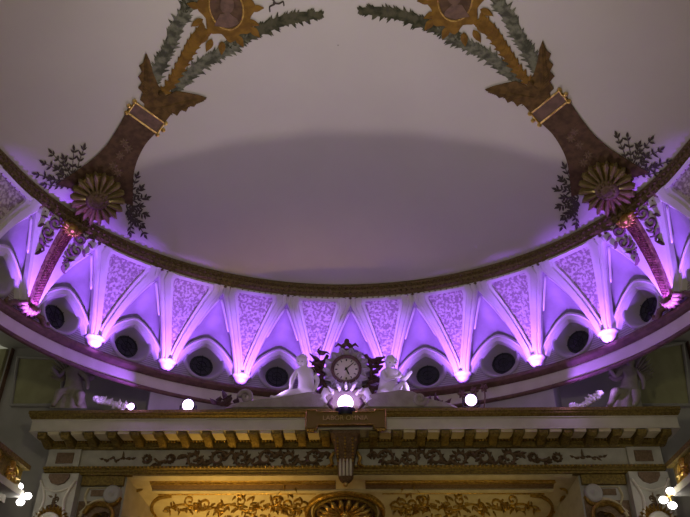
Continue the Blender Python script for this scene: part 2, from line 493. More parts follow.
    # corbel under the tip
    if not gilt:
        mb = MB(); tn = (F(1, 0, 0) - F(-1, 0, 0)); tn.normalize(); nn = (F(0, 0, .01) - F(0, 0, 0)); nn.z = 0; nn.normalize()
        c0 = F(0, 0, 0); c0 = Vector((c0.x, c0.y, 0)); rows = []
        for z, hw, dp in ((.799, .029, .014), (.797, .030, .017), (.792, .030, .017), (.790, .024, .013), (.783, .022, .014), (.777, .018, .012), (.772, .009, .007), (.771, .002, .003)):
            ring = []
            for k2 in range(16):
                th = PI * k2 / 15
                ring.append(c0 + tn * (hw * math.cos(th)) * .74 + nn * (dp * math.sin(th) + .0) + Vector((0, 0, z)))
            for k2 in (1, 0):
                ring.append(c0 + tn * (hw * .74 * (1 if k2 == 0 else -1)) - nn * .018 + Vector((0, 0, z)))
            rows.append(ring)
        mb.grid(rows, True); mb.build('corbel', G['marble'], t, smooth=True)
    # thin fillets in the vault beside the ribs, they belong to the pendentive
    for sd in (-1, 1):
        mb = MB()
        pts = []
        for i in range(14):
            tt = .46 + .385 * i / 13
            e = F(sd * (wf(tt) + .0), tt, -.004)
            dv = 6.25 - wf(tt); w = cove(p + sd * (6.25) - sd * AH * dv / 5.0, WALLR, zA(AH * dv / 5.0))
            pts.append(e.lerp(w, .10) + Vector((0, 0, -.001)))
        mb.tube(pts, [.0015] + [.0032] * 12 + [.0015], 6); mb.build('fillet', G['marble'], t, smooth=True)

# ================================================================== CEILING PAINTINGS
def pathpts(ctrl, n=8):
    out = []
    for i in range(len(ctrl) - 1):
        p0 = ctrl[max(i - 1, 0)]; p1 = ctrl[i]; p2 = ctrl[i + 1]; p3 = ctrl[min(i + 2, len(ctrl) - 1)]
        for j in range(n):
            t = j / n
            out.append(tuple(.5 * ((2 * b) + (-a + c_) * t + (2 * a - 5 * b + 4 * c_ - d) * t * t + (-a + 3 * b - 3 * c_ + d) * t ** 3) for a, b, c_, d in zip(p0, p1, p2, p3)))
    out.append(tuple(ctrl[-1])); return out
rel = [.35]
for side in ('left', 'right'):
    rel[0] = .35
    def DM(px, py, off=0, side=side):
        p = dome_at(px, py)
        if side == 'right': p = Vector((-p.x + .017, p.y - .007, 0))
        z = domez(p.x, p.y)
        d = Vector((0 - p.x, YC - p.y, -1.6)).normalized()
        return Vector((p.x, p.y, z)) + d * (off * rel[0] + .0012)
    t = thing('ceiling_ornament', DM(120, 150, .0), 'painted column with spread eagle, cartouche and medallion on the %s half of the domed ceiling' % side, 'ornament', None)
    # garlands
    def garland(ctrl, w, mt, seed, fringe=1.0):
        rnd = random.Random(seed); pts = pathpts(ctrl, 6); n = len(pts)
        ws = [w * min(1, .5 + 3 * i / n, .45 + 3 * (n - 1 - i) / n) for i in range(n)]
        mb = MB(); mb.stroke(DM, pts, [q * .75 for q in ws], .002)
        for i in range(0, n - 1):
            x, y = pts[i]; x1, y1 = pts[i + 1]; an = math.atan2(y1 - y, x1 - x)
            for sd in (-1, 1):
                for _ in range(2):
                    f = rnd.random()
                    mb.leaf(DM, x + (x1 - x) * f, y + (y1 - y) * f, an + sd * rnd.uniform(.5, 1.25), ws[i] * rnd.uniform(.55, .85) * fringe, 3.0, .0016, .001 + rnd.random() * .001)
        return mb.build('garland', mt, t)
    garland([(150, 92), (158, 70), (168, 48), (178, 25), (188, 5), (196, -12)], 15, G['palegreen'], 1)
    garland([(172, 94), (186, 78), (204, 62), (226, 50), (246, 38)], 14, G['palegreen'], 2)
    garland([(222, 46), (246, 36), (268, 26), (292, 18), (322, 14)], 14, G['green'], 3)
    garland([(184, 12), (192, -2), (200, -14)], 18, G['green'], 4)
    # trunk
    mb = MB(); L = pathpts([(56, 184), (74, 172), (92, 159), (106, 145), (116, 130), (124, 116), (130, 104)], 5); R = pathpts([(133, 205), (133, 190), (134, 172), (138, 158), (146, 143), (156, 132), (163, 122)], 5)
    rows = []
    n = min(len(L), len(R))
    for f, o in ((0, 0), (.0, .003), (.25, .003), (.5, .003), (.75, .003), (1, .003), (1, 0)):
        rows.append([DM(L[i][0] + (R[i][0] - L[i][0]) * f, L[i][1] + (R[i][1] - L[i][1]) * f, o) for i in range(n)])
    mb.grid(rows); mb.build('painted_column', G['brown'], t)
    mb = MB(); rnd = random.Random(5)
    for (x, y) in ((124, 142), (120, 155), (128, 148), (113, 165), (118, 172)):
        for k in range(7):
            mb.leaf(DM, x, y, k * .9, 5, 2, .003, .003)
    mb.build('flower_cluster', G['bronze'], t)
    # cartouche
    ca, sa = math.cos(.62), math.sin(.62)
    def CT(x, y): return (146 + x * ca - y * sa, 117 + x * sa + y * ca)
    mb = MB()
    for a, b in (((-18, -6.5), (18, -6.5)), ((18, -6.5), (18, 6.5)), ((18, 6.5), (-18, 6.5)), ((-18, 6.5), (-18, -6.5))):
        mb.stroke(DM, [CT(*a), CT((a[0] + b[0]) / 2, (a[1] + b[1]) / 2), CT(*b)], 2.0, .007, .003)
    for x, y in ((-19, -7), (19, -7), (19, 7), (-19, 7), (-21, 0), (21, 0)):
        mb.ball(DM(*CT(x, y), .006), .005, 8)
    cf = mb.build('cartouche_frame', G['brightgold'], t)
    mb = MB(); mb.poly(DM, [CT(-18, -6), CT(0, -6), CT(18, -6), CT(18, 6), CT(0, 6), CT(-18, 6)], .002, .003); sub(mb.build('cartouche_panel', G['redbrown'], t), cf)
    # eagle wings: feathers
    def wing(outl, root, tip, sd):
        mb = MB(); mb.poly(DM, outl, .004, .002); w_ = mb.build('wing', G['eagle'], t)
        mb = MB(); rx, ry = root; tx, ty = tip
        for i in range(16):
            f = i / 15; x = rx + (tx - rx) * f * .75; y = ry + (ty - ry) * f * .75; an = math.atan2(ty - ry, tx - rx)
            mb.leaf(DM, x, y, an + sd * (.75 - .5 * f), 15 - 6 * f, 3.4, .004, .006)
            mb.leaf(DM, x, y, an + sd * (.25 - .2 * f), 17 - 6 * f, 3.4, .004, .0075)
        f_ = mb.build('feathers', G['eagle'], t); sub(f_, w_)
        return w_
    wing([(146, 52), (150, 60), (153, 72), (158, 84), (166, 96), (160, 106), (150, 108), (140, 99), (143, 92), (138, 87), (142, 82), (138, 76), (142, 71), (139, 65), (143, 62)], (154, 102), (146, 52), -1)
    wing([(207, 97), (198, 94), (188, 92), (176, 90), (166, 95), (158, 106), (166, 117), (173, 112), (177, 115), (181, 109), (186, 111), (189, 105), (194, 106), (198, 101)], (160, 106), (207, 97), 1)
    mb = MB(); mb.poly(DM, [(146, 92), (156, 98), (164, 90), (168, 102), (172, 112), (164, 122), (152, 112), (144, 106)], .006, .002)
    mb.ball(DM(161, 92, .008), .006, 8); mb.build('eagle_body', G['eagle'], t)
    # stem
    mb = MB(); st = pathpts([(160, 96), (170, 84), (178, 70), (186, 56), (194, 42), (206, 28)], 5)
    mb.stroke(DM, st, [6 + 9 * i / len(st) for i in range(len(st))], .004, .002)
    for i in range(2, len(st) - 1, 2):
        x, y = st[i]
        for sd in (-1, 1): mb.leaf(DM, x, y, -1.0 + sd * .9, 8 + i * .12, 4, .004, .004)
    mb.build('stem', G['ochre'], t)
    # medallion
    mb = MB(); outl = []
    for k in range(48):
        th = 2 * PI * k / 48; r = 1 + .10 * math.cos(8 * th)
        outl.append((226 + 27 * r * math.cos(th) + 5 * math.sin(th), 5 + 33 * r * math.sin(th)))
    mb.poly(DM, outl, .006, .003)
    for x, y, a_ in ((246, 20, .3), (250, 26, .8), (203, 18, 2.6), (208, 32, 2.2), (200, 6, 3.4), (222, 40, 1.6), (212, 38, 2.0), (236, 34, 1.0), (250, 8, -.1)):
        mb.leaf(DM, x, y, a_, 14, 7, .006, .005)
    md = mb.build('medallion', G['ochre'], t)
    mb = MB()
    mb.stroke(DM, [(226 + 17 * math.cos(2 * PI * k / 32) + 3 * math.sin(2 * PI * k / 32), 6 + 22 * math.sin(2 * PI * k / 32)) for k in range(33)], 1.8, .004, .008)
    sub(mb.build('medallion_rim', G['gold'], t), md)
    mb = MB(); mb.poly(DM, [(226 + 16 * math.cos(2 * PI * k / 24) + 3 * math.sin(2 * PI * k / 24), 6 + 21 * math.sin(2 * PI * k / 24)) for k in range(24)], .001, .0085)
    sub(mb.build('medallion_field', G['brown'], t), md)
    mb = MB()
    mb.poly(DM, [(227 + 7 * math.cos(2 * PI * k / 16), 3 + 9 * math.sin(2 * PI * k / 16)) for k in range(16)], .003, .0095)
    mb.poly(DM, [(214, 24), (220, 12), (229, 11), (237, 17), (239, 22), (228, 26)], .0025, .0095)
    sub(mb.build('painted_bust', G['redbrown'], t), md)
    # leaf sprays by the ring
    def spray(root, tips, seed):
        mb = MB(); rnd = random.Random(seed)
        for (tx, ty) in tips:
            x0, y0 = root; pts = pathpts([(x0, y0), ((x0 + tx) / 2 + rnd.uniform(-3, 3), (y0 + ty) / 2 + rnd.uniform(-3, 3)), (tx, ty)], 6)
            mb.stroke(DM, pts, .7, .001)
            for i in range(3, len(pts), 2):
                x, y = pts[i]; an = math.atan2(ty - y0, tx - x0)
                for sd in (-1, 1):
                    mb.leaf(DM, x, y, an + sd * rnd.uniform(.6, 1.2), rnd.uniform(4, 6.5), 2.0, .002, .001)
            mb.leaf(DM, tx, ty, an, 6, 2.6, .002, .001)
        return mb.build('leaf_spray', G['darkleaf'], t)
    spray((76, 184), [(37, 174), (44, 163), (52, 153), (64, 158), (74, 150), (84, 148), (45, 184), (58, 168), (50, 178)], 11)
    spray((126, 206), [(137, 176), (141, 188), (146, 198), (140, 206), (145, 214), (142, 224), (134, 222), (144, 234), (130, 232)], 12)
    # sunburst
    rel[0] = 1.0
    s_ = thing('palm_sunburst', DM(97, 193, .0), 'gilt palm rays round a dark boss, above the %s gilt rib' % side, 'sunburst')
    NR = 18
    for k in range(NR):
        th = 2 * PI * k / NR + .1
        if .55 < (th + .0) % (2 * PI) < 2.2 and False: continue
        mb = MB(); mb.stroke(DM, [(97 + r * math.cos(th), 195 + r * .95 * math.sin(th)) for r in (7, 12, 17, 22, 25, 27.5)], [1.6, 2.6, 3.7, 5.0, 4.6, 1.2], .013, .008)
        mb.build('ray', G['khaki'], s_)
    mb = MB(); mb.poly(DM, [(97 + 24 * math.cos(2 * PI * k / 24), 195 + 22.5 * math.sin(2 * PI * k / 24)) for k in range(24)], .010, .001); mb.build('back_disc', G['oldgold'], s_)
    mb = MB(); c0 = DM(97, 195, .012); ax = DM(97, 195, .03) - c0
    mb.lathe([(.026, 0), (.026, .008), (.018, .013), (.016, .010), (.010, .014), (.001, .018)], c0, ax, 20)
    for k in range(10):
        mb.ball(DM(97 + 7 * math.cos(k * .628), 195 + 6.5 * math.sin(k * .628), .022), .0045, 6)
    mb.build('boss', G['bronze'], s_, smooth=True)

# small dark scroll near the top of the ceiling
def DM0(px, py, off=0):
    p = dome_at(px, py); return p + Vector((0, 0, -off - .0015))
mb = MB(); mb.stroke(DM0, pathpts([(270, 11), (270, 6), (275, 3), (272, -2)], 5), 1.5, .002); mb.stroke(DM0, pathpts([(273, 2), (279, 3), (283, 1), (284, 5)], 5), 1.5, .002)
tag(mb.build('painted_scroll', G['darkleaf']), 'small dark painted scroll at the top of the ceiling beside the left medallion', 'ornament')

# ================================================================== PROSCENIUM
XC, YF = .708, 1.69
def uprof(mb, prof, x0=None):
    rows = []
    for off, z in prof:
        xo = XC + off * .6
        rows.append([Vector((-xo, Yw, z)), Vector((-xo, YF - off, z)), Vector((xo, YF - off, z)), Vector((xo, Yw, z))])
    mb.grid(rows)
ent = thing('entablature', (0, YF, .522), 'long gilt and pale entablature spanning the top of the stage opening', 'cornice')
mb = MB(); uprof(mb, [(-.08, .654), (.074, .654), (.074, .647), (.071, .645), (.071, .642), (.064, .636)]); mb.build('cornice_lip', G['oldgold'], ent)
mb = MB(); uprof(mb, [(.064, .636), (.064, .634), (.061, .633), (.061, .609), (.064, .607), (.052, .607), (.004, .607)]); mb.build('corona', G['whitecor'], ent)
mb = MB(); uprof(mb, [(.012, .6068), (.012, .602), (.006, .598), (.006, .590), (.010, .588), (.008, .584), (0, .583)]); mb.build('bed_moulding', G['oldgold'], ent)
mb = MB(); uprof(mb, [(0, .583), (0, .540)]); mb.build('frieze', G['frieze'], ent)
mb = MB(); uprof(mb, [(0, .542), (.012, .541), (.013, .536), (.009, .533), (.009, .529), (.006, .528), (.006, .523), (-.02, .5225)]); 
mb.build('architrave', G['oldgold'], ent)
mb = MB()
for i in range(150):
    x = -XC + (i + .5) * 2 * XC / 150
    mb.ball((x, YF - .0135, .5385), .0028, 6)
mb.build('bead_row', G['gold'], ent)
mb = MB()
for i in range(190):
    x = -XC + (i + .5) * 2 * XC / 190
    mb.ball((x, YF - .0125, .5995), .0030, 6)
mb.build('egg_row', G['gold'], ent)
NM = 27
for i in range(NM):
    x = -.715 + i * 1.43 / (NM - 1)
    if abs(x) < .02: continue
    mb = MB(); w = .0095; rows = []
    for (y, z) in ((1.628, .6065), (1.628, .600), (1.632, .594), (1.640, .592), (1.648, .595), (1.660, .592), (1.672, .587), (1.684, .585), (1.684, .6065)):
        rows.append([Vector((x - w, y, z)), Vector((x - w * .8, y, z - .0012)), Vector((x, y, z - .002)), Vector((x + w * .8, y, z - .0012)), Vector((x + w, y, z))])
    rows = list(zip(*rows)); mb.grid([list(r) for r in rows])
    for sd in (-1, 1):
        mb.add([(x + sd * w, y, z) for (y, z) in ((1.628, .6065), (1.628, .600), (1.632, .594), (1.640, .592), (1.648, .595), (1.660, .592), (1.672, .587), (1.684, .585), (1.684, .6065))], [tuple(range(9))])
        mb.tube([(x + sd * w, 1.637 + .005 * math.cos(a_), .599 + .005 * math.sin(a_)) for a_ in [k * PI / 4 for k in range(9)]], .0015, 5, False)
    mb.build('modillion', G['oldgold'], ent)
    if i < NM - 1 and abs(x + .0275) > .03:
        mb = MB(); xm = x + 1.43 / (NM - 1) / 2
        mb.box((xm - .013, 1.6275, .600), (xm + .013, 1.672, .6068)); mb.build('coffer', G['cream'], ent)
# frieze relief
def FZ(x, z, off=0): return Vector((x, YF - off - .0005, z))
def spir(cx_, cy_, r, turns, a0, sg, n=20): return [(cx_ + sg * r * (1 - .8 * i / n) * math.cos(a0 + turns * 2 * PI * i / n), cy_ + r * (1 - .8 * i / n) * math.sin(a0 + turns * 2 * PI * i / n)) for i in range(n + 1)]
rnd = random.Random(3)
for sd in (-1, 1):
    for j in range(8):
        x = sd * (.085 + j * .056)
        big = 1 if j < 6 else .55
        mb = MB(); up = 1 if j % 2 else -1
        zc = .5615
        mb.stroke(FZ, [(a, zc + up * (b - zc)) for a, b in spir(x, zc, .0205 * big, 1.3, PI, sd)], .0065 * big, .006)
        mb.stroke(FZ, pathpts([(x - sd * .018, zc), (x - sd * .03, zc - up * .014 * big), (x - sd * .045, zc - up * .004)], 5), .006, .005)
        for k in range(10):
            a_ = k * .63 + rnd.random() * .4
            mb.leaf(FZ, x + .010 * math.cos(a_) * big, zc + .010 * math.sin(a_) * big, a_ + .5, .014 * big, .008, .005)
        for k in range(5):
            mb.leaf(FZ, x - sd * (.024 + k * .004), zc - up * .010, rnd.uniform(0, 6.28), .015, .008, .005)
        mb.build('arabesque', G['bronze'], ent)
    mb = MB()
    for j in range(6):
        x = sd * (.515 + j * .013)
        mb.leaf(FZ, x, .5615, rnd.uniform(-1, 1), .012, .006, .004); mb.leaf(FZ, x, .5615, PI + rnd.uniform(-1, 1), .010, .006, .004)
    mb.leaf(FZ, sd * .535, .562, PI / 2, .018, .006, .004)
    mb.build('arabesque', G['bronze'], ent)
    # end blocks with brown panels
    mb = MB(); mb.box((sd * .635 if sd > 0 else -.712, YF - .008, .541), (.712 if sd > 0 else -.635, YF + .01, .583)); mb.build('end_block', G['frieze'], ent)
    x0, x1 = sorted((sd * .650, sd * .690)); mb = MB(); mb.box((x0, YF - .011, .549), (x1, YF, .574)); mb.build('end_panel', G['bronze'], ent)

# lintel coffers
lt = thing('lintel_panelling', SF(0, .3), 'cream and gilt panelled soffit with arabesques directly under the entablature', 'panelling')
def rowq(y): return sfq(345, y)[1]
q473, q478, q484, q488, q491 = rowq(474), rowq(479), rowq(484), rowq(489), rowq(492)
def XE(q): return .515 - .05 * q
def bandm(name, qa, qb, x0, x1, th, mt):
    mb = MB(); rows = []
    for f, o in ((0, 0), (0, th), (.5, th * 1.2), (1, th), (1, 0)):
        q = qa + (qb - qa) * f
        rows.append([SF(x0, q, o), SF(x1, q, o)])
    mb.grid(rows); mb.add([r[0] for r in rows], [tuple(range(5))]); mb.add([r[1] for r in rows], [tuple(range(5))])
    return mb.build(name, mt, lt)
bandm('fillet', q473, q478, -.505, .505, .004, G['cream'])
for sd in (-1, 1):
    a_, b_ = sorted((sd * .035, sd * .470))
    mbx = bandm('gilt_band', q478 + .01, q484, a_, b_, .002, G['gold'])
    mb = MB()
    for i in range(60):
        x = a_ + (i + .5) * (b_ - a_) / 60
        mb.leaf(lambda u, v, o: SF(u, v, o), x - .003, (q478 + q484) / 2, .0 if i % 2 else .3, .009, .006, .003, .002)
    mb.build('leaf_row', G['brightgold'], lt)
    bandm('dark_groove', q484, q488, a_, b_, .0006, G['bronze'])
bandm('lower_fillet', q488, q491, -.470, .470, .004, G['cream'])
def SP(px, py, off=0):
    x, q = sfq(px, py); return SF(x, q, off)
def SPM(px, py, off=0):   # mirrored about the axis of the stage
    x, q = sfq(px, py); return SF(-x - .008, q, off)
for fn, nm in ((SP, 'left'), (SPM, 'right')):
    mb = MB()
    mb.stroke(fn, [(158, 494), (240, 493), (316, 493)], 1.4, .004)
    mb.stroke(fn, pathpts([(172, 495), (160, 497), (153, 503), (152, 511), (158, 519), (170, 522)], 5), 3.2, .006)
    mb.build('panel_moulding', G['gold'], lt)
    for j, (xa, xb) in enumerate(((168, 215), (215, 262), (262, 305))):
        mb = MB(); rnd = random.Random(20 + j)
        mb.stroke(fn, pathpts([(xa, 508 + j), (xa + 15, 504), (xa + 30, 510), (xb, 507)], 5), 1.6, .004)
        for k in range(26 + 14 * j):
            x = rnd.uniform(xa, xb); y = 507 + rnd.gauss(0, 1) * (2.5 + 2.0 * j)
            mb.leaf(fn, x, y, rnd.uniform(0, 6.28), rnd.uniform(5, 9), 2.4, .005, .001, asp=.8)
        for k in range(3):
            cx_, cy_ = rnd.uniform(xa + 6, xb - 6), rnd.uniform(500, 513)
            mb.stroke(fn, [(cx_ + a, cy_ + b) for a, b in spir(0, 0, 6, 1.2, rnd.random() * 6, 1, 12)], 1.5, .005)
        mb.build('arabesque', G['gold'], lt)
    for k in range(10):
        x = 140 + rnd.uniform(-6, 6); y = rnd.uniform(490, 517)
        mb = MB(); mb.leaf(fn, x + (y - 500) * .35, y, rnd.uniform(0, 6.28), 8, 2.8, .004, .001)
        mb.build('corner_leaf', G['gold'], lt)
# central shell medallion
sm = thing('shell_medallion', SF(-.005, .5), 'round gilt shell medallion under the centre of the entablature', 'medallion')
CM = (345, 512)
for k, (r, w, mt_) in enumerate(((38, 5, 'gold'), (31, 3, 'oldgold'))):
    mb = MB(); mb.stroke(SP, [(CM[0] + r * math.cos(2 * PI * i / 40), CM[1] + r * .54 * math.sin(2 * PI * i / 40)) for i in range(41)], w, .010)
    mb.build('rim', G[mt_], sm)
mb = MB(); mb.poly(SP, [(CM[0] + 30 * math.cos(2 * PI * i / 30), CM[1] + 16 * math.sin(2 * PI * i / 30)) for i in range(30)], .002); mb.build('field', G['bronze'], sm)
mb = MB()
for k in range(18):
    th = 2 * PI * k / 18
    mb.leaf(SP, CM[0] + 5 * math.cos(th), CM[1] + 2.6 * math.sin(th), th, 22, 5.5, .012, .002, asp=.54) if False else mb.tube([SP(CM[0] + r * math.cos(th), CM[1] + r * .54 * math.sin(th), o) for r, o in ((3, .008), (12, .012), (22, .012), (27, .004))], [.002, .004, .007, .003], 6)
mb.build('shell', G['brightgold'], sm, smooth=True)
mb = MB(); mb.lathe([(.012, 0), (.011, .008), (.005, .014), (.001, .016)], SP(CM[0], CM[1], .005), SP(CM[0], CM[1], .02) - SP(CM[0], CM[1], 0), 14); mb.build('boss', G['brightgold'], sm, smooth=True)

# pilasters, scroll brackets
for side, sd in (('left', -1), ('right', 1)):
    def X(x): return sd * x
    pl = thing('pilaster', (sd * .668, 1.68, -.1333), 'pale panelled pilaster with gilt rosette at the %s end under the entablature' % side, 'pilaster')
    def PF(x, z, off=0): return Vector((X(x), 1.672 - off, z))
    mb = MB(); mb.box((min(X(.625), X(.712)), 1.672, -.1333), (max(X(.625), X(.712)), 1.70, .5228)); mb.build('shaft', G['frieze'], pl)
    mb = MB()
    mb.stroke(PF, pathpts([(.628, .505), (.638, .485), (.645, .46), (.640, .43), (.632, .40)], 5), .006, .008)
    mb.stroke(PF, pathpts([(.709, .505), (.699, .485), (.692, .46), (.697, .43), (.705, .40)], 5), .006, .008)
    mb.stroke(PF, pathpts([(.632, .492), (.650, .484), (.668, .480), (.687, .484), (.705, .492)], 5), .005, .007)
    mb.build('border', G['whitecor'], pl)
    mb = MB(); mb.poly(PF, [(.645, .520), (.692, .520), (.692, .512), (.684, .500), (.668, .495), (.653, .500), (.645, .512)], .006); mb.build('cap_panel', G['bronze'], pl)
    mb = MB()
    for k in range(22):
        rr = random.Random(k); z = rr.uniform(.430, .470)
        mb.leaf(PF, .668 + rr.uniform(-.007, .007), z, rr.uniform(0, 6.28), .011, .005, .005)
    mb.stroke(PF, [(.668, .425), (.668, .45), (.668, .475)], .003, .004)
    mb.build('foliage', G['bronze'], pl)
    ro_ = MB(); c0 = PF(.668, .408, .002); ro_.lathe([(.026, 0), (.025, .010), (.017, .014), (.014, .008), (.009, .014), (.001, .018)], c0, (0, -1, 0), 20)
    ro_.build('rosette', G['whitecor'], pl, smooth=True)
    mb = MB()
    for k in range(16):
        an = PI * k / 15; mb.leaf(PF, .668 + .024 * math.cos(an), .408 + .022 * math.sin(an), an, .020, .010, .010)
    mb.build('gilt_leaves', G['gold'], pl)
    # bracket between pilaster and opening
    br = thing('scroll_bracket', (sd * .575, 1.695, .40), 'large curling gilt and cream scroll beside the %s pilaster' % side, 'bracket')
    def BF(x, z, off=0): return Vector((X(x), 1.7 - off, z))
    mb = MB(); mb.box((min(X(.524), X(.622)), 1.689, .500), (max(X(.524), X(.622)), 1.70, .522)); mb.build('top_moulding', G['oldgold'], br)
    mb = MB(); mb.poly(BF, [(.598, .492), (.556, .492), (.556, .478), (.598, .478)], .003); mb.build('upper_panel', G['bronze'], br)
    mb = MB(); mb.stroke(BF, [(.603, .496), (.57, .496), (.529, .496)], .003, .007); mb.stroke(BF, pathpts([(.605, .495), (.610, .475), (.602, .455), (.615, .44)], 5), .005, .007)
    mb.stroke(BF, pathpts([(.612, .43), (.600, .450), (.585, .463), (.560, .468), (.548, .466)], 5), .009, .012); mb.build('cream_moulding', G['cream'], br)
    mb = MB(); mb.lathe([(.020, 0), (.020, .014), (.015, .018), (.011, .014), (.006, .018), (.001, .02)], BF(.545, .480, 0), (0, -1, 0), 20); mb.build('roundel', G['reveal'], br, smooth=True)
    mb = MB(); mb.stroke(BF, [(a, b) for a, b in spir(.565, .425, .040, 1.3, .3, 1, 30)], [.012 * (1 - .6 * i / 30) for i in range(31)], .016)
    mb.stroke(BF, pathpts([(.600, .45), (.58, .458), (.555, .455), (.535, .460), (.528, .475)], 5), .010, .014)
    mb.build('volute', G['gold'], br)
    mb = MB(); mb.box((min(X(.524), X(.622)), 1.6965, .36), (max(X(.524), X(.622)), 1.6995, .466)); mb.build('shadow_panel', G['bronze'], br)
    mb = MB()
    for k in range(18):
        rr = random.Random(k + 50)
        mb.leaf(BF, rr.uniform(.53, .60), rr.uniform(.385, .44), rr.uniform(0, 6.28), .022, .010, .012, .004)
    mb.build('acanthus', G['bronze'], br)

# centre console with plaque
cs = thing('console_bracket', (-.012, 1.68, .50), 'gilt fluted console bracket hanging under the inscribed plaque at the centre', 'bracket')
xc = -.009
mb = MB(); rows = []
for z, w, y in ((.604, .034, 1.618), (.596, .034, 1.616), (.590, .028, 1.622), (.575, .026, 1.632), (.560, .022, 1.645), (.545, .019, 1.655), (.530, .018, 1.662), (.515, .017, 1.668), (.508, .013, 1.674), (.502, .006, 1.68)):
    rows.append([Vector((xc - w, 1.69, z)), Vector((xc - w, y + .004, z)), Vector((xc - w * .8, y, z)), Vector((xc + w * .8, y, z)), Vector((xc + w, y + .004, z)), Vector((xc + w, 1.69, z))])
mb.grid(rows); mb.add(rows[0], [tuple(range(6))]); mb.add(rows[-1], [tuple(range(6))]); mb.build('console_body', G['bronze'], cs)
mb = MB()
for k in range(4):
    x = xc - .012 + k * .008; mb.tube([(x, 1.655, .550), (x, 1.661, .530), (x, 1.667, .514)], .003, 6)
mb.build('fluting', G['whitecor'], cs)
mb = MB()
for sd in (-1, 1):
    mb.tube([Vector((xc + sd * .020, 1.630, .592)) + Vector((sd * .008 * math.cos(a_), 0, .008 * math.sin(a_))) for a_ in [k * .5 for k in range(12)]], .0035, 6)
    mb.tube([(xc + sd * .026, 1.655, .565), (xc + sd * .034, 1.658, .552), (xc + sd * .030, 1.662, .540), (xc + sd * .040, 1.668, .536)], [.004, .005, .005, .003], 6)
    for k in range(8):
        mb.ball((xc + sd * .017, 1.625 + k * .004, .586 - k * .006), .003, 6)
for k in range(8): mb.ball((xc, 1.620 + k * .004, .586 - k * .006), .0028, 6)
mb.build('gilt_volutes', G['gold'], cs, smooth=True)
mb = MB(); mb.ball((xc, 1.68, .498), .006, 10); mb.build('drop', G['brightgold'], cs, smooth=True)

pq = thing('inscribed_plaque', (xc, 1.606, .610), 'gilt framed plaque with an inscription over the centre of the entablature', 'plaque')
PY = 1.606
mb = MB(); mb.box((-.0721, PY, .6115), (.0541, PY + .012, .642)); mb.box((-.096, PY, .604), (-.072, PY + .012, .645)); mb.box((.054, PY, .604), (.082, PY + .012, .645)); mb.build('tablet', G['plaque'], pq)
mb = MB()
def PQ(x, z, off=0): return Vector((x, PY - off, z))
o_ = [(-.098, .646), (-.075, .646), (-.073, .641), (.058, .641), (.060, .646), (.084, .646), (.084, .600), (.060, .600), (.056, .611), (-.070, .611), (-.074, .600), (-.098, .600), (-.098, .646)]
for a, b in zip(o_[:-1], o_[1:]): mb.stroke(PQ, [a, ((a[0] + b[0]) / 2, (a[1] + b[1]) / 2), b], .0028, .003)
for sd in (0, 1):
    for k in range(3): mb.ball((-.092 + k * .006 + sd * .158, PY, .598), .004, 6)
mb.build('frame', G['gold'], pq)
cu = bpy.data.curves.new('inscription', 'FONT'); cu.body = 'LABOR OMNIA'; cu.size = .0155 * U; cu.extrude = .01; cu.align_x = 'CENTER'; cu.align_y = 'CENTER'
to = bpy.data.objects.new('inscription', cu); col.objects.link(to)
bpy.context.view_layer.update()
dg = bpy.context.evaluated_depsgraph_get(); me = bpy.data.meshes.new_from_object(to.evaluated_get(dg)); bpy.data.objects.remove(to)
to = bpy.data.objects.new('inscription', me); col.objects.link(to); me.materials.clear(); me.materials.append(G['lettering'])
to.parent = pq; to.rotation_euler = (PI / 2, 0, 0); to.location = M((xc + .001, PY - .001, .6265)) - ORG[pq.name]

# ================================================================== CLOCK GROUP
YK = 1.690
def K(px, py, dy=0): return onY(px, py, YK + dy)
ck = thing('clock', K(346.5, 395), 'round white-faced clock in a scalloped grey surround with leafy crest, over the stage centre', 'clock')
c0 = K(346.5, 371.5); ax = (0, -1, 0)
def CK(u, v, off=0): return c0 + Vector((u, -off, v))
mb = MB(); outl = [((.054 + .005 * math.cos(14 * 2 * PI * k / 112)) * math.cos(2 * PI * k / 112), (.056 + .005 * math.cos(14 * 2 * PI * k / 112)) * math.sin(2 * PI * k / 112)) for k in range(112)]
mb.poly(CK, outl, .012); mb.poly(CK, outl, .002, -.02)
mb.build('surround', G['clockring'], ck)
mb = MB()
for k in range(14):
    th = 2 * PI * k / 14
    mb.leaf(CK, .037 * math.cos(th), .037 * math.sin(th), th, .020, .014, .008, .011)
mb.build('scallop', G['clockring'], ck)
mb = MB(); mb.lathe([(.038, .010), (.038, .018), (.034, .021), (.031, .016), (.030, .012)], c0, ax, 32); mb.build('bezel', G['darkwood'], ck, smooth=True)
mb = MB(); mb.lathe([(.031, .013), (.015, .0131), (.0005, .0132)], c0, ax, 32); dl = mb.build('dial', G['dial'], ck)
mb = MB()
for k in range(12):
    th = PI / 2 - k * PI / 6
    mb.stroke(CK, [(r * math.cos(th), r * math.sin(th)) for r in (.022, .0245, .0275)], .0024 if k % 3 else .0034, .0006, .0133)
mb.stroke(CK, [(.0288 * math.cos(2 * PI * k / 40), .0288 * math.sin(2 * PI * k / 40)) for k in range(41)], .0005, .0004, .0133)
sub(mb.build('hour_marks', G['ink'], ck), dl)
th = PI / 2 - (5 + 8 / 60) * PI / 6
mb = MB(); mb.stroke(CK, [(r * math.cos(th), r * math.sin(th)) for r in (-.005, .004, .012, .018)], [.002, .003, .004, .0008], .001, .0145); sub(mb.build('hour_hand', G['ink'], ck), dl)
th = PI / 2 - 8 / 60 * 2 * PI
mb = MB(); mb.stroke(CK, [(r * math.cos(th), r * math.sin(th)) for r in (-.006, .01, .02, .026)], [.002, .0018, .0018, .0006], .001, .016); mb.lathe([(.003, .014), (.003, .018), (.0005, .019)], c0, ax, 10); sub(mb.build('minute_hand', G['ink'], ck), dl)
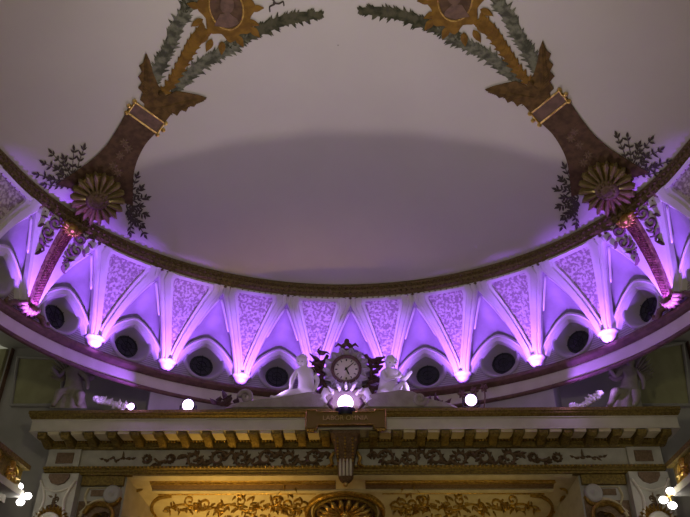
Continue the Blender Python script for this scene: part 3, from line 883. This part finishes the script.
# crest
mb = MB()
mb.tube([CK(-.012, .058, 0), CK(-.010, .070, 0), CK(0, .078, 0), CK(.010, .070, 0), CK(.012, .058, 0)], [.004, .006, .007, .006, .004], 8)
for sd in (-1, 1):
    mb.tube([CK(sd * .010, .068), CK(sd * .022, .074, .004), CK(sd * .030, .068)], [.003, .004, .001], 6)
mb.ball(CK(0, .084), .007, 8); mb.box(tuple(CK(-.018, .050, .008)), tuple(CK(.018, .060, -.01)))
mb.build('crest', G['darkwood'], ck, smooth=True)
for sd in (-1, 1):
    mb = MB(); rnd = random.Random(31 + sd)
    for k in range(16):
        z = rnd.uniform(-.045, .035)
        x = sd * (.050 + rnd.uniform(0, .018))
        mb.leaf(CK, x, z, (0 if sd > 0 else PI) + sd * rnd.uniform(-.8, .8), rnd.uniform(.022, .042), .011, .008, rnd.uniform(-.005, .005))
    mb.tube([CK(sd * .045, -.05), CK(sd * .062, -.02), CK(sd * .060, .02), CK(sd * .048, .045)], .005, 6)
    mb.build('leaf_branch', G['darkwood'], ck)
mb = MB()
mb.poly(CK, [(-.072, -.078), (.072, -.078), (.066, -.045), (.05, -.035), (.03, -.05), (-.03, -.05), (-.05, -.035), (-.066, -.045)], .010, -.01); mb.build('clock_base', G['darkwood'], ck)
mb = MB(); b0 = K(322, 353)
mb.ball(b0, .007, 8, (1.5, 1, .9)); mb.tube([b0, b0 + Vector((-.010, 0, .010)), b0 + Vector((-.004, 0, .018))], [.004, .003, .001], 6); mb.tube([b0, b0 + Vector((.012, 0, .002)), b0 + Vector((.020, 0, -.004))], [.005, .003, .001], 6); mb.ball(b0 + Vector((-.009, 0, .004)), .004, 8)
tag(mb.build('bird_ornament', G['darkwood'], smooth=True), 'tiny dark bird ornament perched up left of the clock', 'ornament')

# shell lamp
LY = 1.618
sl = thing('shell_uplight', onY(346, 411, LY), 'glaring round floodlight set in a rayed shell just under the clock', 'lamp')
def SLm(px, py, dy=0): return onY(px, py, LY + dy)
mb = MB(); cl = SLm(345.5, 403); mb.ball(cl, .0185, 18); mb.build('lamp_globe', G['lamp'], sl, smooth=True)
for (a, b) in (((333, 395), (328, 386)), ((340, 391), (337, 384)), ((346, 390), (346, 382)), ((351, 391), (357, 382)), ((356, 395), (363, 388))):
    mb = MB(); mb.tube([SLm(*a, .012), SLm((a[0] + b[0]) / 2, (a[1] + b[1]) / 2, .008), SLm(*b, .006)], [.0028, .0042, .0022], 8); mb.build('shell_ray', G['marble'], sl, smooth=True)
for sd in (-1, 1):
    mb = MB(); mb.tube([SLm(346 + sd * 12, 411, .002), SLm(346 + sd * 17, 404, 0), SLm(346 + sd * 14, 398, .004)], [.004, .006, .003], 8); mb.build('horn', G['scroll'], sl, smooth=True)
    mb = MB(); mb.tube([SLm(346 + sd * 15, 410, .02), SLm(346 + sd * 24, 400, .018), SLm(346 + sd * 20, 391, .02), SLm(346 + sd * 12, 392, .022)], [.008, .012, .010, .005], 8); mb.build('shell_scroll', G['marble'], sl, smooth=True)
mb = MB(); mb.lathe([(.02, -.02), (.024, -.004), (.014, 0)], cl - Vector((0, 0, .013)), (0, 0, 1), 16); mb.build('lamp_cup', G['metal'], sl, smooth=True)

# other floodlights
FL = [((188, 405), 'bright round violet floodlight on the entablature ledge, left of the scroll mass'), ((471, 400), 'bright round violet floodlight on the entablature ledge, right of the clock'),
      ((131, 406.5), 'low violet floodlight on the entablature ledge nearest its left end')]
lamps = []
for (px, py), lb in FL:
    t = thing('floodlight', onY(px, 411, 1.635), lb, 'lamp', 'floodlights on the entablature ledge')
    p = onY(px, py, 1.635); lamps.append(p)
    sc_ = .6 if px == 131 else 1
    mb = MB(); mb.lathe([(.0005, .007), (.008 * sc_, .006), (.012 * sc_, .003), (.0135 * sc_, 0)], p, (.0, -1, -.25), 20); mb.build('lens', G['lamp'], t, smooth=True)
    mb = MB(); mb.lathe([(.0135 * sc_, .0), (.0165 * sc_, .001), (.0165 * sc_, -.004), (.014 * sc_, -.016), (.005, -.022), (.0005, -.022)], p, (.0, -1, -.25), 20); mb.build('housing', G['metal'], t, smooth=True)
    mb = MB()
    mb.tube([p + Vector((-.019 * sc_, .004, 0)), p + Vector((-.019 * sc_, .004, -.014)), p + Vector((0, .004, -.020)), p + Vector((.019 * sc_, .004, -.014)), p + Vector((.019 * sc_, .004, 0))], .002, 6)
    mb.tube([p + Vector((0, .004, -.020)), Vector((p.x, p.y + .004, .654))], .003, 6)
    mb.build('yoke', G['metal'], t)

# stucco mass behind, scrolled
mb = MB()
def PM(Y0):
    def f(px, py, off=0): return onY(px, py, Y0) + Vector((0, -off, 0))
    return f
def slab(name, outline, Y0, th, mt, parent=None):
    mb = MB(); fr = [onY(x, y, Y0) for x, y in outline]; bk = [p + Vector((0, th, 0)) for p in fr]; n = len(fr)
    mid = [p + Vector((0, -.006, 0)) for p in [sum(fr, Vector()) / n + (p - sum(fr, Vector()) / n) * .85 for p in fr]]
    mb.grid([bk, fr, mid], True); mb.add(mid, [tuple(range(n))]); mb.add(bk, [tuple(range(n))])
    return mb.build(name, mt, parent)
sp = thing('scroll_pedestal', onY(345, 411, 1.65), 'grey stucco scrolled pedestal spreading under the clock and cherubs', 'pedestal')
slab('left_wing', [(224, 409), (232, 404), (246, 402), (258, 400), (272, 399), (290, 396), (312, 392), (330, 396), (334, 409)], 1.632, .022, G['stone'], sp)
slab('right_wing', [(360, 409), (362, 396), (378, 393), (400, 390), (412, 391), (422, 396), (436, 401), (452, 404), (460, 409)], 1.632, .022, G['stone'], sp)
slab('core', [(322, 409), (320, 396), (328, 388), (346, 392), (364, 388), (372, 396), (370, 409)], 1.650, .02, G['stone'], sp)
for sd, x, y in ((-1, 246, 397), (1, 420, 399)):
    f = PM(1.628); mb = MB()
    mb.tube([f(x + a, y + b) for a, b in spir(0, 0, 7, 1.25, PI if sd < 0 else 0, 1, 22)], [.0065 - .0001 * i for i in range(23)], 8)
    mb.build('volute', G['stone'], sp, smooth=True)
ac = MB(); rnd = random.Random(77); f = PM(1.638)
for k in range(14):
    ac.leaf(f, 436 + rnd.uniform(-9, 9), 404 + rnd.uniform(-2, 3), rnd.uniform(PI, 2 * PI), rnd.uniform(6, 10), 4, .008)
tag(ac.build('acanthus_clump', G['darkwood']), 'dark leafy clump on the ledge between the pedestal and the right floodlight', 'ornament')
ac = MB()
for k in range(14):
    ac.leaf(f, 228 + rnd.uniform(-12, 10), 402 + rnd.uniform(-2, 3), rnd.uniform(PI, 2 * PI), rnd.uniform(6, 11), 5, .008)
tag(ac.build('acanthus_clump', G['scroll']), 'brownish leafy clump on the ledge between the left floodlight and the pedestal', 'ornament')
for i, (x, y) in enumerate(((474, 391), (484, 388), (462, 394))):
    mb = MB(); f = PM(1.66)
    for k in range(6): mb.leaf(f, x, y, k * 1.05, 5, 3, .004)
    mb.ball(f(x, y, .003), .004, 6); mb.tube([f(x, y, 0), f(x + 1, y + 8), f(x, 409)], .0018, 5)
    tag(mb.build('stucco_flower', G['redbrown']), ['middle stucco flower standing behind the right floodlight', 'rightmost stucco flower behind the right floodlight', 'leftmost stucco flower behind the right floodlight'][i], 'flower', 'stucco flowers behind the right floodlight')

# ------------------------------------------------------------------ figures (skin)
def figure(name, verts, edges, mt, label, cat='statue', root=0, sub_=2):
    """verts: (px, py, Y, radius metres)"""
    P = [M(onY(v[0], v[1], v[2])) for v in verts]
    org = P[root].copy()
    me = bpy.data.meshes.new(name); me.from_pydata([tuple(p - org) for p in P], edges, [])
    o = bpy.data.objects.new(name, me); col.objects.link(o); o.location = org
    me.materials.append(mt)
    sk = o.modifiers.new('skin', 'SKIN'); sk.use_smooth_shade = True
    if not me.skin_vertices: bpy.context.view_layer.objects.active = o
    lay = me.skin_vertices[0].data if me.skin_vertices else None
    for i, v in enumerate(verts):
        r = v[3]
        r = r * (1.55 if name[0] == 'c' else 1.4) if i not in (4, 5) else r * 1.9
        lay[i].radius = (r, r)
        lay[i].use_root = (i == root)
    ss = o.modifiers.new('subsurf', 'SUBSURF'); ss.levels = sub_; ss.render_levels = sub_
    bpy.context.view_layer.update()
    dg = bpy.context.evaluated_depsgraph_get(); nm = bpy.data.meshes.new_from_object(o.evaluated_get(dg))
    o.modifiers.clear(); o.data = nm
    if not nm.materials: nm.materials.append(mt)
    for p_ in nm.polygons: p_.use_smooth = True
    ORG[o.name] = org
    tag(o, label, cat); return o
Yc1 = 1.672
# left cherub: seated, head turned to the viewer's left, one arm braced, one leg stretched out to the left
figL = figure('cherub_statue', [
    (307, 391, Yc1 + .012, .14),   # 0 pelvis
    (306, 382, Yc1 + .012, .155),  # 1 belly
    (304, 374, Yc1 + .012, .14),   # 2 chest
    (303, 367.5, Yc1 + .012, .065),# 3 neck
    (302, 362, Yc1 + .008, .125),  # 4 head
    (301.5, 357.5, Yc1 + .010, .115),# 5 crown
    (297, 372, Yc1 + .008, .07),   # 6 shoulder L
    (292, 379, Yc1, .05),          # 7 elbow
    (291, 388, Yc1 - .004, .035),  # 8 wrist
    (289, 391, Yc1 - .006, .03),   # 9 hand
    (312, 372, Yc1 + .014, .07),   # 10 shoulder R
    (318, 380, Yc1 + .012, .05),   # 11 elbow
    (316, 388, Yc1, .035),         # 12 wrist
    (315, 391, Yc1 - .004, .03),   # 13 hand
    (299, 394, Yc1 + .002, .105),  # 14 thigh L
    (288, 393, Yc1 - .010, .085),  # 15 knee
    (279, 397, Yc1 - .012, .055),  # 16 calf
    (274, 398, Yc1 - .014, .04),   # 17 ankle
    (270, 396, Yc1 - .016, .03),   # 18 toes
    (310, 395, Yc1 - .002, .105),  # 19 thigh R
    (314, 394, Yc1 - .018, .08),   # 20 knee R
    (312, 402, Yc1 - .014, .055),  # 21 ankle R
    (309, 405, Yc1 - .020, .035),  # 22 toes
    (298.6, 362.5, Yc1 - .003, .022),# 23 nose
], [(0, 1), (1, 2), (2, 3), (3, 4), (4, 5), (2, 6), (6, 7), (7, 8), (8, 9), (2, 10), (10, 11), (11, 12), (12, 13), (0, 14), (14, 15), (15, 16), (16, 17), (17, 18), (0, 19), (19, 20), (20, 21), (21, 22), (4, 23)],
    G['marble'], 'white cherub seated left of the clock with one leg stretched out')
figR = figure('cherub_statue', [
    (389, 391, Yc1 + .012, .15), (389, 383, Yc1 + .012, .155), (390, 375, Yc1 + .012, .14), (390.5, 368, Yc1 + .010, .065),
    (391, 363, Yc1 + .004, .125), (391, 358.5, Yc1 + .008, .115),
    (383, 373, Yc1 + .006, .07), (386, 380, Yc1 - .012, .05), (397, 377, Yc1 - .016, .035), (402, 374.5, Yc1 - .016, .03),
    (398, 373, Yc1 + .012, .07), (404, 380, Yc1, .05), (409, 374, Yc1 - .008, .035), (412, 371, Yc1 - .008, .03),
    (382, 394, Yc1 + .002, .105), (380, 392, Yc1 - .016, .08), (381, 401, Yc1 - .012, .05), (378, 405, Yc1 - .018, .035),
    (396, 393, Yc1 + .002, .105), (402, 386, Yc1 - .014, .08), (405, 383, Yc1 - .02, .07), (407, 391, Yc1 - .012, .05), (410, 393, Yc1 - .018, .035),
    (393, 363.5, Yc1 - .010, .022),
], [(0, 1), (1, 2), (2, 3), (3, 4), (4, 5), (2, 6), (6, 7), (7, 8), (8, 9), (2, 10), (10, 11), (11, 12), (12, 13), (0, 14), (14, 15), (15, 16), (16, 17), (0, 18), (18, 19), (19, 20), (20, 21), (21, 22), (4, 23)],
    G['marble'], 'white cherub right of the clock with arms folded across its chest')
def child_curls(parent, cx_, cy_, Y0, n, seed, mt):
    rnd = random.Random(seed); mb = MB()
    for k in range(n):
        a_ = rnd.uniform(PI * .95, PI * 2.05); r_ = rnd.uniform(2.5, 4.8)
        mb.ball(onY(cx_ + r_ * math.cos(a_), cy_ + r_ * math.sin(a_) * .9, Y0 + rnd.uniform(-.006, .012)), .0042, 8)
    return mb.build('curls', mt, parent, smooth=True)
def face(parent, hx, hy, Y0, dirx):
    for dx in (-2.0, 1.6):
        mb = MB(); mb.ball(onY(hx + dirx + dx, hy - .6, Y0 - .0085), .0016, 8, (1.3, .7, .8)); mb.build('eye', G['stone'], parent, smooth=True)
    mb = MB(); mb.tube([onY(hx + dirx + d, hy + 3.0 + (.3 if d == 0 else 0), Y0 - .0085) for d in (-1.4, 0, 1.2)], .0010, 6); mb.build('mouth', G['stone'], parent, smooth=True)
    for d in (-5.2, 5.2):
        mb = MB(); mb.ball(onY(hx + d, hy + .6, Y0), .0030, 8, (.6, .8, 1.3)); mb.build('ear', G['marble'], parent, smooth=True)
face(figL, 302, 362, Yc1 + .004, -1.5)
face(figR, 391, 363, Yc1 + .000, 1.0)
child_curls(figL, 302, 359.5, Yc1 + .008, 34, 1, G['marble'])
child_curls(figR, 391.3, 360.5, Yc1 + .006, 34, 2, G['marble'])

# seated winged figures at the two ends
def winged(sd, cx_, lab, mt):
    def q(dx, py, dy, r): return (cx_ + sd * dx, py, 1.655 + dy, r)
    V = [q(0, 392, .012, .19), q(-.5, 383, .012, .15), q(-1, 374, .012, .18), q(-1, 366, .01, .065), q(-1.5, 361, .004, .12), q(-1.5, 356, .006, .11),
         q(-8, 371, .008, .075), q(-15, 377, .0, .055), q(-20, 370, -.008, .04), q(-22, 367, -.008, .035),
         q(6, 371, .01, .075), q(13, 378, .0, .055), q(14, 387, -.006, .04), q(13, 390, -.006, .035),
         q(-8, 394, -.008, .13), q(-15, 391, -.03, .10), q(-18, 402, -.026, .07), q(-22, 406, -.032, .045),
         q(4, 397, -.008, .13), q(7, 394, -.03, .10), q(6, 403, -.026, .07), q(3, 406, -.032, .045), q(-3.5, 361.5, -.010, .022)]
    E_ = [(0, 1), (1, 2), (2, 3), (3, 4), (4, 5), (2, 6), (6, 7), (7, 8), (8, 9), (2, 10), (10, 11), (11, 12), (12, 13), (0, 14), (14, 15), (15, 16), (16, 17), (0, 18), (18, 19), (19, 20), (20, 21), (4, 22)]
    o = figure('seated_statue', V, E_, mt, lab)
    mb = MB(); f = PM(1.668)
    for s2 in (-1, 1):
        for k in range(7):
            mb.leaf(f, cx_ + s2 * (4 + k * .6), 372 + k * 1.2, (-PI / 2 + s2 * (.45 + k * .17)), 24 - k * 1.6, 6, .012)
    mb.build('wing', mt, o)
    mb = MB()
    rows = []
    for (dx, py, w, dy) in ((0, 386, 9, .0), (-3, 393, 13, -.012), (-5, 400, 16, -.022), (-6, 408, 19, -.026)):
        rows.append([onY(cx_ + sd * dx + w * math.cos(a_), py, 1.655 + dy + .012 + (.022 + .003 * math.cos(9 * a_)) * -math.sin(a_)) for a_ in [PI * i / 24 for i in range(25)]])
    mb.grid(rows); mb.build('drapery', mt, o, smooth=True)
    return o
winged(1, 74, 'grey stucco winged figure seated on the far left end of the ledge', G['stone'])
winged(1, 630, 'grey stucco winged figure seated on the far right end of the ledge', G['stone'])
for lab, cxs, seed in (('violet-lit fruit garland lying left of the right winged figure', [(572 + 2.9 * i, 407 - (0 if i < 4 else (i - 3) * 1.9) - (1 if i % 2 else 0)) for i in range(11)], 3), ('fruit garland lying right of the left winged figure', [(97 + 2.8 * i, 399 + .75 * i + (1.5 if i % 2 else 0)) for i in range(11)], 4)):
    rnd = random.Random(seed); mb = MB()
    for x, y in cxs:
        for k in range(3):
            mb.ball(onY(x + rnd.uniform(-1.5, 1.5), y + rnd.uniform(-1.5, 1.5), 1.632 + rnd.uniform(-.004, .008)), rnd.uniform(.005, .0085), 8)
        mb.leaf(PM(1.628), x, y, rnd.uniform(0, 6.28), 6, 3, .004)
    tag(mb.build('fruit_garland', G['marble'], smooth=True), lab, 'garland')

# ================================================================== CORNER PANELS, BALCONIES
for side, sd in (('left', -1), ('right', 1)):
    t = thing('corner_panel', (sd * .78, Yw, .66), 'olive framed panel under the cove rail in the %s corner' % side, 'panel')
    PX = [(19, 358), (65, 360), (61, 406), (12, 406)] if sd < 0 else [(637, 352), (682, 344), (690, 406), (638, 406)]
    Q = [(onY(x, y, Yw).x, onY(x, y, Yw).z) for x, y in PX]
    def CP(x, z, off=0): return Vector((x, Yw - off - .0005, z))
    mb = MB(); mb.poly(CP, Q, .0035); mb.build('field', G['greenpanel'], t)
    mb = MB()
    for a, b in zip(Q, Q[1:] + Q[:1]): mb.stroke(CP, [a, ((a[0] + b[0]) / 2, (a[1] + b[1]) / 2), b], .009, .010)
    mb.build('frame', G['wallpl'], t)
    xe = Q[0][0] - .020 if sd < 0 else Q[1][0] + .012
    mb = MB(); mb.stroke(CP, [(xe - sd * 0, .66), (xe, .78), (xe, .895)], .006, .014); mb.build('edge_line', G['redbrown'], t)
    mb = MB(); mb.stroke(CP, [(xe + sd * .03, .66), (xe + sd * .03, .78), (xe + sd * .03, .895)], .034, .008); mb.build('strip', G['greenpanel'], t)

    ba = thing('box_balcony', (sd * .70, 1.45, .44), 'gilt ornamented box balcony at the bottom %s edge of the photo' % side, 'balcony')
    x0, ye = (.706, 1.565) if sd < 0 else (.684, 1.565)
    def bx(xa, ya, za, xb, yb, zb):
        mb = MB(); xs = sorted((sd * xa, sd * xb)); mb.box((xs[0], ya, za), (xs[1], yb, zb)); return mb
    bx(x0, 1.0, .452, .80, ye, .500).build('parapet', G['oldgold'], ba)
    bx(x0 - .012, .99, .498, .80, ye + .008, .508).build('top_rail', G['oldgold'], ba)
    bx(x0 - .010, .99, .440, .80, ye + .008, .454).build('lower_moulding', G['frieze'], ba)
    bx(x0 + .02, 1.0, .425, .80, ye - .005, .441).build('underside', G['stone'], ba)
    def BP(y, z, off=0): return Vector((sd * (x0 - off), y, z))
    for j in range(5):
        mb = MB(); y0 = ye - .045 - j * .09; rnd = random.Random(j)
        mb.stroke(BP, spir(y0, .476, .017, 1.2, 0, 1), .005, .006)
        for k in range(12):
            a_ = rnd.uniform(0, 6.28); mb.leaf(BP, y0 + .012 * math.cos(a_), .476 + .010 * math.sin(a_), a_ + .6, .020, .008, .007)
        mb.build('gilt_scroll', G['brightgold'], ba)
    wl = thing('bulb_bracket', (sd * .682, 1.585, .445), 'three bare lit bulbs on a small gilt bracket at the %s balcony end' % side, 'lamp')
    mb = MB(); pb = [((19, 486.5), (27.5, 496), (20.5, 502)), ((670.5, 491), (663.5, 500), (672.5, 505.5))][0 if sd < 0 else 1]
    ctr = onY(22.5 if sd < 0 else 669, 495, 1.588)
    for b in pb:
        p = onY(b[0], b[1], 1.575); mb.tube([ctr, ctr.lerp(p, .6) + Vector((0, 0, -.002)), p], .002, 6)
    mb.ball(ctr, .007, 10); mb.tube([ctr, Vector((sd * (x0 + .01), ye + .002, ctr.z))], .004, 6); mb.build('bracket', G['brightgold'], wl, smooth=True)
    for b in pb:
        p = onY(b[0], b[1], 1.572); mb = MB(); mb.ball(p, .0085, 14, (1.05, 1, .85)); mb.build('bulb', G['bulb'], wl, smooth=True)

# ================================================================== LIGHT
def light(kind, name, p, col_, e, size=.1, aim=None, angle=None, blend=1):
    l = bpy.data.lights.new(name, kind); l.energy = e; l.color = col_
    if kind in ('POINT', 'SPOT'): l.shadow_soft_size = size
    if kind == 'AREA': l.size = size
    if kind == 'SPOT': l.spot_size = math.radians(angle); l.spot_blend = blend
    o = bpy.data.objects.new(name, l); col.objects.link(o); o.location = M(p)
    if aim is not None: o.rotation_euler = (M(aim) - M(p)).to_track_quat('-Z', 'Y').to_euler()
    return o
VIO = (.33, .10, 1.0)
for k in range(-7, 7):
    p = 12.5 * k + 6.25
    if abs(p) > 76: continue
    if abs(p) > 60: light('SPOT', 'cove_led', cove(p, .790, .735), VIO, 200, .06, cove(p, .840, .93), 50, .8)
    elif abs(abs(p) - 56.25) < .1: light('SPOT', 'cove_led', cove(p, .765, .72), VIO, 850, .06, cove(p, .80, .93), 62, .7)
    else: light('SPOT', 'cove_led', cove(p, .775, .700), VIO, 880, .06, cove(p, .822, .95), 60, .7)
light('POINT', 'shell_lamp_light', SLm(345.5, 388, -.03), (.45, .22, 1), 20, .06)
for p in lamps[:2]: light('POINT', 'floodlight_light', p + Vector((0, -.035, .01)), (.55, .28, 1), 7, .06)
light('POINT', 'floodlight_light', lamps[2] + Vector((0, -.03, .0)), (.55, .28, 1), 1.5, .06)
for sd in (-1, 1): light('SPOT', 'ledge_flood', (sd * .45, 1.60, .672), VIO, 260, .05, (sd * .59, 1.53, .750), 80, 1)
light('POINT', 'ledge_light', (.50, 1.590, .668), (.5, .25, 1), 4, .03)
light('POINT', 'ledge_light', (.592, 1.605, .70), (.5, .25, 1), 7, .03)
light('POINT', 'ledge_light', (-.605, 1.605, .69), (.5, .25, 1), 4, .03)
light('POINT', 'ledge_light', (-.49, 1.60, .668), (.5, .25, 1), 2.5, .03)
light('SPOT', 'cherub_light', (-.190, 1.640, .712), (.6, .36, 1), 34, .03, (-.11, 1.675, .75), 100)
light('SPOT', 'cherub_light', (.175, 1.640, .712), (.6, .36, 1), 34, .03, (.10, 1.675, .75), 100)
# stage floodlight: its beam passes under the added valance and paints the dome
light('SPOT', 'stage_flood', (0, 2.1, -.06), (1.0, .84, .84), 2500, .06, (0, 1.0, 1.02), 74, 1)
light('POINT', 'front_fill', (0, .35, .42), (1.0, .90, .56), 520, .5)  # added warm fill for the proscenium and general tone, no chandelier is built
light('SPOT', 'stage_box_lamp', (-.34, 1.66, .10), (1.0, .60, .14), 850, .12, (-.28, 1.79, .49), 75)
light('SPOT', 'stage_box_lamp', (.30, 1.66, .10), (1.0, .72, .22), 150, .12, (.25, 1.79, .49), 75)
for sd in (-1, 1): light('POINT', 'bulb_light', (sd * .655, 1.54, .458), (1.0, .9, .5), 3, .05)
light('SPOT', 'dome_fill', (0, .70, .58), (1.0, .93, .92), 400, .4, (0, .97, 1.1), 112, .7)  # added fill that brightens only the dome, no fitting behind it
w = bpy.data.worlds.new('world'); scn.world = w; w.use_nodes = True
w.node_tree.nodes['Background'].inputs['Color'].default_value = (.75, .74, .56, 1)
w.node_tree.nodes['Background'].inputs['Strength'].default_value = .26

scn.view_settings.view_transform = 'Standard'
scn.view_settings.look = 'None'
scn.view_settings.exposure = .15
scn.view_settings.gamma = 1
scn.view_settings.use_curve_mapping = False
